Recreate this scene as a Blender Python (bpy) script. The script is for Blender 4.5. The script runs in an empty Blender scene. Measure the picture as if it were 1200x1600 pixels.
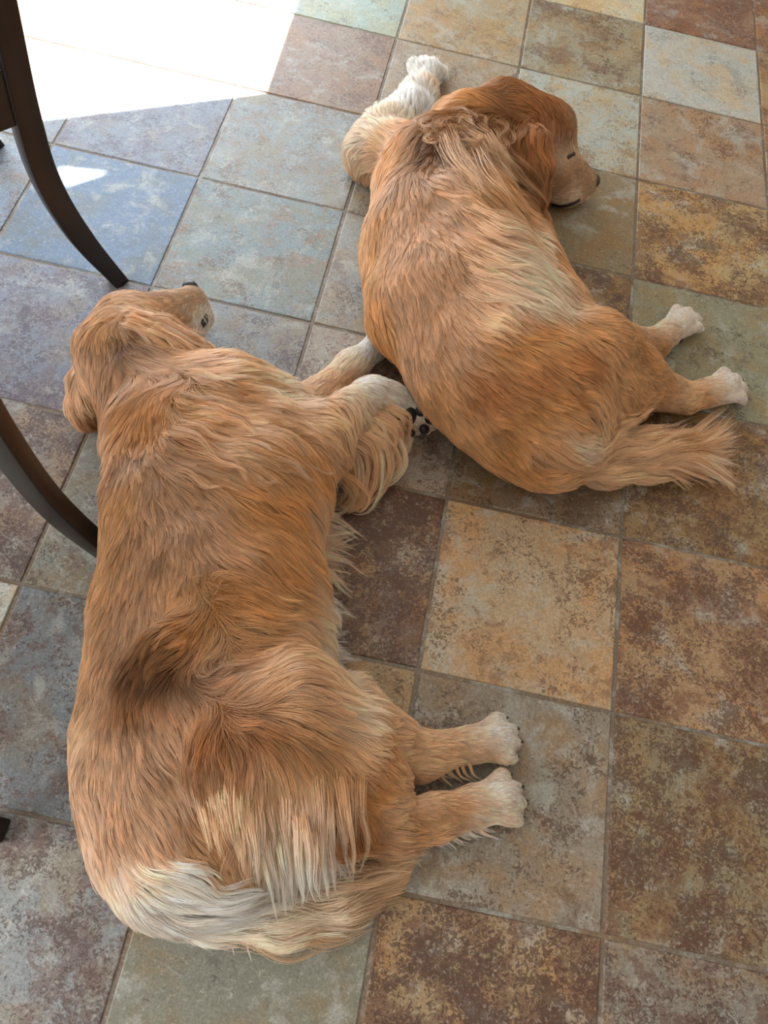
import bpy, bmesh, math, random
import numpy as np
import openvdb as vdb
from mathutils import Vector, Matrix

SC = bpy.context.scene
COL = SC.collection
S = 0.33                      # metres per floor tile; everything below is laid out in tile units

# ------------------------------------------------------------------ camera
FPX = 1223.145
RV = np.array([0.482059087, -0.0736105623, 0.208552018])
CAM = np.array([1.58108, -0.170125, 3.776123])
_th = np.linalg.norm(RV); _k = RV/_th
_K = np.array([[0,-_k[2],_k[1]],[_k[2],0,-_k[0]],[-_k[1],_k[0],0]])
R = np.eye(3)+np.sin(_th)*_K+(1-np.cos(_th))*_K@_K
cam = bpy.data.cameras.new('camera'); cam_o = bpy.data.objects.new('camera', cam); COL.objects.link(cam_o)
cam.sensor_fit = 'VERTICAL'; cam.sensor_height = 36.0; cam.lens = FPX*36.0/1600.0
cam.clip_start = 0.02; cam.clip_end = 60
M4 = Matrix([list(R[0])+[CAM[0]*S], list(R[1])+[CAM[1]*S], list(R[2])+[CAM[2]*S], [0,0,0,1]])
cam_o.matrix_world = M4
SC.camera = cam_o

# ------------------------------------------------------------------ light
SC.view_settings.view_transform = 'Standard'
SC.view_settings.look = 'None'
SC.view_settings.exposure = 0.33
SC.view_settings.gamma = 1.0
SC.cycles.use_denoising = True
SC.cycles.max_bounces = 8
SC.cycles.transparent_max_bounces = 8
SC.cycles.sample_clamp_indirect = 6.0
WALL_ANG = math.radians(30.65)
WA = np.array([math.cos(WALL_ANG), math.sin(WALL_ANG)])        # along the window wall
WN = np.array([-math.sin(WALL_ANG), math.cos(WALL_ANG)])       # outwards
WALL_N = 8.6                                                    # wall distance (tiles)
HEAD = 6.3                                                      # head height of the door
SUN_AZ = math.radians(92.0)
sh = np.array([math.cos(SUN_AZ), math.sin(SUN_AZ)])
near_n = 4.11
SUN_TAN = HEAD/((WALL_N-near_n)/float(sh@WN))                   # rise per tile
sun_dir = np.array([sh[0], sh[1], SUN_TAN]); sun_dir /= np.linalg.norm(sun_dir)
sl = bpy.data.lights.new('sun', 'SUN'); sl.energy = 34.0; sl.angle = math.radians(0.35); sl.color = (1.0, 0.93, 0.82)
so = bpy.data.objects.new('sun', sl); COL.objects.link(so)
so.rotation_euler = Vector(sun_dir).to_track_quat('Z', 'Y').to_euler()
def on_wall(x, y):
    """where the sun ray that lands on floor point (x, y) crosses the wall: (along, height)"""
    p = np.array([x, y]); t = (WALL_N-p@WN)/float(sh@WN); q = p+sh*t
    return float(q@WA), t*SUN_TAN
JAMB = on_wall(0.235, 5.0)[0]
OPEN_W = 8.2
dl = bpy.data.lights.new('door_daylight', 'AREA'); dl.shape = 'RECTANGLE'
dl.size = OPEN_W*S; dl.size_y = HEAD*S; dl.energy = 70.0; dl.color = (0.78, 0.88, 1.0)
do = bpy.data.objects.new('door_daylight', dl); COL.objects.link(do)
c2 = WA*(JAMB-OPEN_W/2)+WN*(WALL_N-0.15)
do.location = (c2[0]*S, c2[1]*S, HEAD/2*S)
do.rotation_euler = Vector((WN[0], WN[1], 0)).to_track_quat('Z', 'Y').to_euler()
wl = bpy.data.lights.new('window_daylight', 'AREA'); wl.shape = 'RECTANGLE'
wl.size = 7.0*S; wl.size_y = 4.2*S; wl.energy = 100.0; wl.color = (0.95, 0.97, 1.0)
wo_ = bpy.data.objects.new('window_daylight', wl); COL.objects.link(wo_)
c2 = WA*(JAMB-12.7)+WN*.5
wo_.location = (c2[0]*S, c2[1]*S, 4.5*S)
wo_.rotation_euler = Vector((-WA[0], -WA[1], 0)).to_track_quat('Z', 'Y').to_euler()
w = bpy.data.worlds.new('world'); SC.world = w; w.use_nodes = True
nt = w.node_tree; nt.nodes.clear()
wo = nt.nodes.new('ShaderNodeOutputWorld'); bg = nt.nodes.new('ShaderNodeBackground')
bg.inputs[0].default_value = (1.0, 0.93, 0.85, 1); bg.inputs[1].default_value = 0.43
nt.links.new(bg.outputs[0], wo.inputs[0])

# ------------------------------------------------------------------ helpers
def lin(c):
    return tuple(((v/255.0)/12.92 if v/255.0 <= 0.04045 else ((v/255.0+0.055)/1.055)**2.4) for v in c)
def ray(x, y):
    d = R@np.array([(x-600)/FPX, -(y-800)/FPX, -1.0]); return d
def U(x, y, z):
    d = ray(x, y); return CAM+d*((z-CAM[2])/d[2])
def tag(o, label=None, cat=None, group=None, kind=None):
    if label: o['label'] = label
    if cat: o['category'] = cat
    if group: o['group'] = group
    if kind: o['kind'] = kind
    return o
def empty(name, loc):
    o = bpy.data.objects.new(name, None); COL.objects.link(o); o.location = [v*S for v in loc]
    o.empty_display_size = 0.05; return o
def link_mesh(name, verts, faces, mat, parent=None, smooth=True):
    """verts in tile units, world space"""
    off = np.array(parent.location)/S if parent else np.zeros(3)
    if parent is not None and parent.parent is not None: off = off+np.array(parent.parent.location)/S
    v = (np.asarray(verts, float)-off)*S
    me = bpy.data.meshes.new(name); me.from_pydata(v.tolist(), [], [tuple(int(i) for i in f) for f in faces])
    if smooth: me.polygons.foreach_set('use_smooth', [True]*len(me.polygons))
    me.materials.append(mat); me.update()
    o = bpy.data.objects.new(name, me); COL.objects.link(o)
    if parent: o.parent = parent
    return o
def new_mat(name):
    m = bpy.data.materials.new(name); m.use_nodes = True
    n = m.node_tree; b = n.nodes['Principled BSDF']; return m, n, b
def N(n, t, **kw):
    x = n.nodes.new(t)
    for k, v in kw.items(): setattr(x, k, v)
    return x
def plain(name, c, rough=0.5, spec=0.5, noise=None, coat=0):
    m, n, b = new_mat(name)
    b.inputs['Base Color'].default_value = (*lin(c), 1); b.inputs['Roughness'].default_value = rough
    b.inputs['Specular IOR Level'].default_value = spec; b.inputs['Coat Weight'].default_value = coat
    if noise:
        tc = N(n, 'ShaderNodeTexCoord'); nz = N(n, 'ShaderNodeTexNoise'); nz.inputs['Scale'].default_value = noise[0]
        nz.inputs['Detail'].default_value = 5
        mx = N(n, 'ShaderNodeMix', data_type='RGBA')
        mx.inputs[6].default_value = (*lin(c), 1); mx.inputs[7].default_value = (*lin(noise[1]), 1)
        n.links.new(tc.outputs['Object'], nz.inputs['Vector']); n.links.new(nz.outputs['Fac'], mx.inputs[0])
        n.links.new(mx.outputs[2], b.inputs['Base Color'])
        bp = N(n, 'ShaderNodeBump'); bp.inputs['Strength'].default_value = 0.3; bp.inputs['Distance'].default_value = 0.002
        n.links.new(nz.outputs['Fac'], bp.inputs['Height']); n.links.new(bp.outputs[0], b.inputs['Normal'])
    return m
def box_vf(c, ax, ay, az):
    """box from centre and three half-vectors"""
    c, ax, ay, az = (np.array(v, float) for v in (c, ax, ay, az))
    v = [c+sx*ax+sy*ay+sz*az for sz in (-1, 1) for sy in (-1, 1) for sx in (-1, 1)]
    f = [(0,2,3,1),(4,5,7,6),(0,1,5,4),(2,6,7,3),(0,4,6,2),(1,3,7,5)]
    return v, f

# ------------------------------------------------------------------ floor
def floor_material():
    m, n, b = new_mat('slate_look_tile'); L = n.links.new
    ca = N(n, 'ShaderNodeAttribute', attribute_name='tile_a'); cb = N(n, 'ShaderNodeAttribute', attribute_name='tile_b')
    cr = N(n, 'ShaderNodeAttribute', attribute_name='tile_r')      # xyz offset, alpha = mottle amount
    tc = N(n, 'ShaderNodeTexCoord')
    add = N(n, 'ShaderNodeVectorMath', operation='ADD'); L(tc.outputs['Object'], add.inputs[0])
    sc_ = N(n, 'ShaderNodeVectorMath', operation='SCALE'); sc_.inputs['Scale'].default_value = 37.0
    L(cr.outputs['Color'], sc_.inputs[0]); L(sc_.outputs[0], add.inputs[1])
    def noise(s, d, r=0.6, dist=0.0):
        x = N(n, 'ShaderNodeTexNoise'); x.inputs['Scale'].default_value = s; x.inputs['Detail'].default_value = d
        x.inputs['Roughness'].default_value = r; x.inputs['Distortion'].default_value = dist
        L(add.outputs[0], x.inputs['Vector']); return x
    big = noise(9, 4, 0.65, 0.5); med = noise(46, 9, 0.78, 0.4); fin = noise(260, 5, 0.8)
    hue = noise(11, 4, 0.6, 0.6)
    def rng_(src, lo, hi, tlo=0.0, thi=1.0):
        x = N(n, 'ShaderNodeMapRange'); x.inputs['From Min'].default_value = lo; x.inputs['From Max'].default_value = hi
        x.inputs['To Min'].default_value = tlo; x.inputs['To Max'].default_value = thi; L(src, x.inputs['Value']); return x.outputs[0]
    def mth(op, a_, b_, c_=None):
        x = N(n, 'ShaderNodeMath', operation=op)
        for q, v in enumerate((a_, b_, c_)):
            if v is None: continue
            if isinstance(v, (int, float)): x.inputs[q].default_value = v
            else: L(v, x.inputs[q])
        return x.outputs[0]
    def mix(f, a_, b_, blend='MIX'):
        x = N(n, 'ShaderNodeMix', data_type='RGBA'); x.blend_type = blend
        for q, v in ((0, f), (6, a_), (7, b_)):
            if isinstance(v, float): x.inputs[q].default_value = v
            elif isinstance(v, tuple): x.inputs[q].default_value = (*v, 1)
            else: L(v, x.inputs[q])
        return x.outputs[2]
    # warm and cool drifts over each tile
    warm = mix(rng_(hue.outputs['Fac'], .46, .60), ca.outputs['Color'], (1.08, .87, .66), 'MULTIPLY')
    cool = noise(14, 5, 0.65, 0.5)
    tone = mix(rng_(cool.outputs['Fac'], .52, .64, 0, .55), warm, (.42, .44, .41))
    # rust blotches: crisp-edged, broken up by fine noise
    patch = mth('ADD', mth('MULTIPLY_ADD', med.outputs['Fac'], 1.5, big.outputs['Fac']), cr.outputs['Alpha'])
    blot = mth('MULTIPLY', rng_(patch, 1.28, 1.42), .70)
    c1 = mix(blot, tone, cb.outputs['Color'])
    # worm-like dark pits
    pit = noise(120, 3, .55, 1.6); pitg = noise(13, 3, .6, .3)
    ps = mth('ADD', mth('MULTIPLY_ADD', pitg.outputs['Fac'], .9, pit.outputs['Fac']), mth('MULTIPLY', cr.outputs['Alpha'], .8))
    pm = mth('MULTIPLY', rng_(ps, 1.03, 1.09), .72)
    dk = mix(1.0, cb.outputs['Color'], (.55, .50, .48), 'MULTIPLY')
    c2_ = mix(pm, c1, dk)
    lt = noise(170, 4, .7, .6)
    c3 = mix(rng_(lt.outputs['Fac'], .57, .66, 0, .35), c2_, (.56, .52, .44))
    g1 = mix(1.0, c3, rng_(fin.outputs['Fac'], .36, .62, .66, 1.16), 'MULTIPLY')
    g2o = mix(1.0, g1, rng_(med.outputs['Fac'], .3, .68, .80, 1.16), 'MULTIPLY')
    class _G: outputs = {2: g2o}
    g2 = _G
    L(g2.outputs[2], b.inputs['Base Color'])
    rr = N(n, 'ShaderNodeMapRange'); rr.inputs['To Min'].default_value = 0.30; rr.inputs['To Max'].default_value = 0.48
    L(med.outputs['Fac'], rr.inputs['Value']); L(rr.outputs[0], b.inputs['Roughness'])
    hs = N(n, 'ShaderNodeMath', operation='MULTIPLY_ADD'); L(fin.outputs['Fac'], hs.inputs[0]); hs.inputs[1].default_value = 0.35
    L(med.outputs['Fac'], hs.inputs[2])
    bp = N(n, 'ShaderNodeBump'); bp.inputs['Strength'].default_value = 0.55; bp.inputs['Distance'].default_value = 0.0022
    L(hs.outputs[0], bp.inputs['Height']); L(bp.outputs[0], b.inputs['Normal'])
    b.inputs['Specular IOR Level'].default_value = 0.62
    return m
# (column, row): base colour, mottle colour, mottle amount
TILES = {
 (2,1):((182,158,126),(120,84,56),-.02), (3,1):((166,134,98),(104,62,40),.10), (2,0):((138,126,110),(98,72,52),-.02),
 (3,0):((134,120,92),(96,58,34),.10), (2,-1):((160,134,98),(84,46,32),.14), (3,-1):((132,124,112),(88,54,42),.08),
 (4,-1):((140,120,96),(90,58,40),.05), (4,0):((140,120,92),(90,54,36),.1), (4,1):((160,134,98),(90,54,36),.05),
 (1,-1):((122,122,108),(90,86,74),-.16), (0,-1):((134,140,142),(92,62,56),.05), (-1,-1):((120,124,126),(90,62,52),.1), (-1,-2):((140,140,132),(90,62,52),.1),
 (0,-2):((130,134,138),(90,62,52),.02), (1,-2):((124,122,110),(90,76,60),0), (2,-2):((150,130,100),(90,60,40),.05),
 (1,0):((164,140,104),(100,66,42),.02), (0,0):((112,118,122),(92,62,50),.02), (-1,0):((184,186,176),(120,100,80),-.1),
 (1,1):((156,128,92),(88,48,34),.16), (0,1):((126,126,118),(92,74,66),-.02), (-1,1):((136,128,120),(84,56,52),.12),
 (1,2):((158,146,132),(104,76,62),.03), (2,2):((128,112,90),(90,64,44),.0), (3,2):((142,116,74),(92,56,34),.08),
 (4,2):((130,110,80),(92,62,40),.05), (3,3):((138,136,112),(92,80,58),-.06), (4,3):((130,120,92),(92,62,40),.05),
 (2,3):((150,126,84),(92,56,36),.06), (1,3):((146,146,140),(104,90,86),-.02), (0,2):((134,140,142),(108,92,100),-.02), (0,3):((122,138,142),(128,104,86),-.01),
 (-1,2):((122,128,142),(98,84,100),.04), (-1,3):((96,120,148),(112,136,160),-.1), (-1,4):((122,132,146),(104,96,116),.03), (-2,3):((120,140,160),(120,100,90),0),
 (-2,2):((130,136,146),(98,84,100),0), (-2,4):((130,140,150),(110,100,110),0), (0,4):((134,142,142),(134,112,92),.0), (0,5):((142,122,100),(122,88,70),.04),
 (1,4):((148,146,134),(118,100,80),-.02), (1,5):((158,144,122),(136,110,86),-.02), (1,6):((160,150,126),(170,136,92),.0), (0,6):((150,168,158),(140,150,140),-.1),
 (2,4):((134,118,88),(100,80,54),-.14), (3,4):((178,152,106),(104,66,40),.07), (2,5):((170,176,168),(170,140,92),.02), (3,5):((160,138,114),(110,80,66),-.03),
 (2,6):((150,142,118),(112,80,60),.02), (3,6):((182,182,174),(140,146,140),-.08), (4,5):((160,124,80),(110,70,44),.06), (4,6):((168,142,102),(120,80,54),.05),
 (4,4):((150,126,92),(104,66,40),.06), (2,7):((196,188,160),(170,140,100),-.04), (3,7):((150,116,92),(110,70,54),.06), (4,7):((158,120,86),(110,70,50),.05),
 (1,7):((160,150,130),(140,110,80),0),
}
def build_floor():
    rnd = random.Random(5)
    V = []; F = []; A = []; B = []; Q = []
    g = 0.0095; bv = 0.007; dep = 0.006
    opts = [((150,140,124),(100,74,60)), ((130,134,136),(98,80,76)), ((160,140,108),(104,66,44)), ((140,128,104),(96,68,48))]
    def face(idx, a, b_, q):
        F.append(idx); A.append(a); B.append(b_); Q.append(q)
    grout = (112, 100, 86)
    x0, x1, y0, y1 = -8, 11, -6, 14
    n0 = len(V); V += [(x0, y0, -dep), (x1, y0, -dep), (x1, y1, -dep), (x0, y1, -dep)]
    face((n0, n0+1, n0+2, n0+3), lin(grout), lin((90, 80, 70)), (0.1, 0.2, 0.3, -0.2))
    for i in range(x0, x1):
        for j in range(y0, y1):
            if (i, j) in TILES: a, b_, m_ = TILES[(i, j)]
            else:
                a, b_ = rnd.choice(opts); m_ = rnd.uniform(-.05, .1)
            q = (rnd.random(), rnd.random(), rnd.random(), m_)
            a = lin(a); b_ = lin(b_)
            w_ = [rnd.uniform(-.0018, .0018) for _ in range(4)]
            def ring(e, z): return [(i+e+w_[0], j+e+w_[1], z), (i+1-e+w_[2], j+e+w_[1], z), (i+1-e+w_[2], j+1-e+w_[3], z), (i+e+w_[0], j+1-e+w_[3], z)]
            rings = [ring(g, -dep), ring(g+.001, -bv*.6), ring(g+.003, -bv*.2), ring(g+bv, 0.0)]
            base = len(V)
            for r_ in rings: V.extend(r_)
            for k in range(3):
                for s_ in range(4):
                    t = (s_+1) % 4
                    face((base+4*k+s_, base+4*k+t, base+4*k+4+t, base+4*k+4+s_), a, b_, q)
            face((base+12, base+13, base+14, base+15), a, b_, q)
    o = link_mesh('floor', V, F, floor_material(), smooth=False)
    o['kind'] = 'structure'
    me = o.data
    for nm, dat in (('tile_a', A), ('tile_b', B), ('tile_r', Q)):
        at = me.attributes.new(nm, 'FLOAT_COLOR', 'FACE')
        arr = np.ones((len(F), 4), np.float32)
        d = np.array(dat, np.float32); arr[:, :d.shape[1]] = d
        at.data.foreach_set('color', arr.ravel())
    return o
build_floor()

# ------------------------------------------------------------------ window wall with the open sliding door
def build_wall():
    paint = plain('wall_paint', (226, 222, 212), 0.8, 0.2, (30, (218, 214, 204)))
    def P(a, h, d=0.0):
        q = WA*a+WN*(WALL_N+d); return np.array([q[0], q[1], h])
    aL, aR, top, th = JAMB-15, JAMB+11, 8.6, 0.35
    HD = HEAD+th*SUN_TAN/float(sh@WN); JB = JAMB+th*float(sh@WA)/float(sh@WN)
    bm = bmesh.new()
    outer = [(aL, -.02), (JAMB-OPEN_W, -.02), (JAMB-OPEN_W, HD), (JB, HD), (JB, -.02), (aR, -.02), (aR, top), (aL, top)]
    sliver_hole = [on_wall(*U(166, 270, 0)[:2]), on_wall(*U(92, 262, 0)[:2]), on_wall(*U(104, 290, 0)[:2])]  # made-up hole shaped so the sun throws a small triangle on the floor
    slot = [sliver_hole]
    back = sun_dir/float(sun_dir[:2]@WN)*th
    rings = []
    for loop, push in [(outer, np.array([*(WN*th), 0]))]+[(s_, back) for s_ in slot]:
        f = [bm.verts.new(P(a, h)*S) for a, h in loop]; b_ = [bm.verts.new((P(a, h)+push)*S) for a, h in loop]
        rings.append((f, b_))
        for k in range(len(f)):
            bm.faces.new((f[k], f[(k+1) % len(f)], b_[(k+1) % len(f)], b_[k]))
    for side in (0, 1):
        es = []
        for r_ in rings:
            v = r_[side]
            for k in range(len(v)): es.append(bm.edges.get((v[k], v[(k+1) % len(v)])))
        bmesh.ops.triangle_fill(bm, edges=es, use_beauty=True)
    bmesh.ops.recalc_face_normals(bm, faces=bm.faces)
    me = bpy.data.meshes.new('wall_back'); bm.to_mesh(me); bm.free(); me.materials.append(paint)
    o = bpy.data.objects.new('wall_back', me); COL.objects.link(o); o['kind'] = 'structure'
    c = WA*(JAMB-2)+WN*(WALL_N-8)
    v, f = box_vf((c[0], c[1], top+.1), [*(WA*13), 0], [*(WN*8.4), 0], (0, 0, .1))
    o = link_mesh('ceiling', v, f, paint, smooth=False); o['kind'] = 'structure'
    # left wall with a window
    aw = JAMB-13.0; n0, n1, z0, z1 = -3.0, 4.0, 2.4, 6.6
    def Q2(nn, h, d): q = WA*(aw+d)+WN*nn; return np.array([q[0], q[1], h])
    V = []; F = []
    for (na, nb_, za, zb) in ((-6, n0, 0, top), (n1, WALL_N, 0, top), (n0, n1, 0, z0), (n0, n1, z1, top)):
        v, f = box_vf((Q2(na, za, 0)+Q2(nb_, zb, 0))/2, [*(WA*.15), 0], [*(WN*(nb_-na)/2), 0], (0, 0, (zb-za)/2))
        k0 = len(V); V.extend(v); F.extend([tuple(i+k0 for i in q) for q in f])
    o = link_mesh('wall_left', V, F, paint, smooth=False); o['kind'] = 'structure'
    frame = plain('white_door_frame', (236, 236, 232), 0.4, 0.5)
    V = []; F = []
    def bar(a0, a1, h0, h1, d0, d1):
        c = (P(a0, h0, d0)+P(a1, h1, d1))/2
        v, f = box_vf(c, np.array([*(WA*(a1-a0)/2), 0]), np.array([*(WN*(d1-d0)/2), 0]), (0, 0, (h1-h0)/2))
        n0 = len(V); V.extend(v); F.extend([tuple(i+n0 for i in q) for q in f])
    bar(JAMB-OPEN_W-.12, JAMB-OPEN_W, 0, HD, .36, .45); bar(JB, JB+.12, 0, HD, .36, .45)
    bar(JAMB-OPEN_W-.15, JB+.12, HD, HD+.12, .36, .45); bar(JAMB-OPEN_W, JB, -.02, .03, .1, .3)
    o = link_mesh('door_1', V, F, frame, smooth=False); o['kind'] = 'structure'
build_wall()

# ------------------------------------------------------------------ chairs
def wood():
    m, n, b = new_mat('dark_espresso_wood'); L = n.links.new
    tc = N(n, 'ShaderNodeTexCoord'); mp = N(n, 'ShaderNodeMapping'); mp.inputs['Scale'].default_value = (60, 60, 5)
    nz = N(n, 'ShaderNodeTexNoise'); nz.inputs['Scale'].default_value = 1.0; nz.inputs['Detail'].default_value = 6; nz.inputs['Distortion'].default_value = .6
    cr = N(n, 'ShaderNodeValToRGB'); cr.color_ramp.elements[0].position = .35; cr.color_ramp.elements[1].position = .7
    cr.color_ramp.elements[0].color = (*lin((20, 12, 10)), 1); cr.color_ramp.elements[1].color = (*lin((40, 23, 17)), 1)
    L(tc.outputs['Object'], mp.inputs[0]); L(mp.outputs[0], nz.inputs['Vector']); L(nz.outputs['Fac'], cr.inputs[0]); L(cr.outputs[0], b.inputs['Base Color'])
    b.inputs['Roughness'].default_value = 0.38; b.inputs['Coat Weight'].default_value = 0.15; b.inputs['Coat Roughness'].default_value = 0.2
    return m
WOOD = wood(); SEATM = plain('black_seat_leather', (24, 24, 26), 0.45, 0.4, (90, (34, 33, 34)))
def sweep(path, hw, hd, wdir):
    """rounded rectangular bar along path; wdir = width direction (horizontal)"""
    path = np.array(path, float); m = 10
    # resample with catmull
    pts = []
    P_ = np.vstack([2*path[0]-path[1], path, 2*path[-1]-path[-2]])
    H = np.interp(np.linspace(0, len(path)-1, (len(path)-1)*m+1), range(len(path)), hw if np.ndim(hw) else [hw]*len(path))
    D = np.interp(np.linspace(0, len(path)-1, (len(path)-1)*m+1), range(len(path)), hd if np.ndim(hd) else [hd]*len(path))
    for i in range(len(path)-1):
        a, b, c, d = P_[i:i+4]
        for k in range(m):
            t = k/m; pts.append(.5*((2*b)+(-a+c)*t+(2*a-5*b+4*c-d)*t*t+(-a+3*b-3*c+d)*t**3))
    pts.append(path[-1]); pts = np.array(pts)
    T = np.gradient(pts, axis=0); T /= np.linalg.norm(T, axis=1)[:, None]
    wd = np.array(wdir, float); wd /= np.linalg.norm(wd)
    prof = []
    for sx, sy in ((1, 1), (-1, 1), (-1, -1), (1, -1)):
        for da in ((0, .3), (.09, .09), (.3, 0)) if sx*sy > 0 else ((.3, 0), (.09, .09), (0, .3)):
            prof.append((sx*(1-da[0]*.6), sy*(1-da[1]*.6)))
    V = []; F = []; n = len(prof)
    for p_, t, h, d in zip(pts, T, H, D):
        u = wd-t*(wd@t); u /= np.linalg.norm(u); v = np.cross(t, u)
        for a, b in prof: V.append(p_+u*a*h+v*b*d)
    for i in range(len(pts)-1):
        for k in range(n):
            F.append((i*n+k, i*n+(k+1) % n, (i+1)*n+(k+1) % n, (i+1)*n+k))
    F.append(tuple(range(n))[::-1]); F.append(tuple((len(pts)-1)*n+k for k in range(n)))
    return V, F
def chair(label, f1, f2, prof, group, top_z=2.9):
    """f1, f2 = the two back feet on the floor; prof = list of (forward offset, z) of the sabre leg"""
    f1 = np.array(f1, float); f2 = np.array(f2, float); ax = f2-f1; W = np.linalg.norm(ax); ax /= W
    fw = np.array([-ax[1], ax[0]]); 
    if fw[0] > 0: fw = -fw                       # the seat faces away to the left
    root = empty('dining_chair', (*((f1+f2)/2+fw*.7), 0)); tag(root, label, 'chair', group)
    def P(s, d, z): q = f1+ax*s+fw*d; return np.array([q[0], q[1], z])
    for s in (0, W):
        v, f = sweep([P(s, d, z) for d, z in prof], .048, [.045]+[.062]*(len(prof)-1), (ax[0], ax[1], 0))
        link_mesh('back_leg', v, f, WOOD, root)
    dseat = float(np.interp(1.25, [z for d, z in prof], [d for d, z in prof]))
    for s in (.03, W-.03):
        v, f = sweep([P(s, dseat+1.22, .0), P(s, dseat+1.2, .6), P(s, dseat+1.18, 1.22)], [.04, .05, .06], [.04, .05, .06], (ax[0], ax[1], 0))
        link_mesh('front_leg', v, f, WOOD, root)
    zc = 1.34
    for s in (.0, W):
        v, f = box_vf(P(s, dseat+.6, zc), [*(ax*.03), 0], [*(fw*.62), 0], (0, 0, .13)); link_mesh('side_rail', v, f, WOOD, root, False)
    for d in (dseat+.02, dseat+1.18):
        v, f = box_vf(P(W/2, d, zc), [*(ax*W/2), 0], [*(fw*.03), 0], (0, 0, .1)); link_mesh('cross_rail', v, f, WOOD, root, False)
    # padded seat
    V = []; F = []; nn = 14
    for k, (e, z) in enumerate(((.0, 1.45), (.03, 1.50), (.0, 1.56), (-.10, 1.60), (-.35, 1.62))):
        for a in range(nn*2):
            th = a/(nn*2)*2*math.pi; cx = abs(math.cos(th))**.3*math.copysign(1, math.cos(th)); cy = abs(math.sin(th))**.3*math.copysign(1, math.sin(th))
            V.append(P(W/2+cx*(W/2+e-.02), dseat+.66+cy*(.6+e), z))
    q = nn*2
    for k in range(4):
        for a in range(q): F.append((k*q+a, k*q+(a+1) % q, (k+1)*q+(a+1) % q, (k+1)*q+a))
    F.append(tuple(range(q))[::-1]); F.append(tuple(4*q+a for a in range(q)))
    link_mesh('seat', V, F, SEATM, root)
    dt, zt = prof[-1]
    for z0 in (zt-.12, zt-.55):
        dz = float(np.interp(z0, [z for d, z in prof], [d for d, z in prof]))
        v, f = box_vf(P(W/2, dz, z0), [*(ax*W/2), 0], [*(fw*.03), 0], (0, 0, .11)); link_mesh('back_rail', v, f, WOOD, root, False)
    for k in range(5):
        s = W*(k+1)/6
        v, f = sweep([P(s, dseat, 1.42), P(s, float(np.interp(2.0, [z for d, z in prof], [d for d, z in prof])), 2.0), P(s, float(np.interp(zt-.6, [z for d, z in prof], [d for d, z in prof])), zt-.6)], .04, .02, (ax[0], ax[1], 0))
        link_mesh('back_slat', v, f, WOOD, root)
    return root
chair('dark wooden dining chair at the top left, curved leg above the lower dog\'s head', (-.2, 2.99), (-1.33, 3.87),
      [(0, 0), (.16, .45), (.245, .85), (.25, 1.2), (.22, 1.6), (.16, 2.2), (.05, 2.9)], 'dark dining chairs at the left edge')
chair('dark wooden dining chair whose curved leg meets the back of the lower dog', (.335, 1.26), (.335, -.08),
      [(0, 0), (.13, .3), (.20, .6), (.235, 1.0), (.24, 1.4), (.22, 2.0), (.16, 2.9)], 'dark dining chairs at the left edge')

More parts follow.
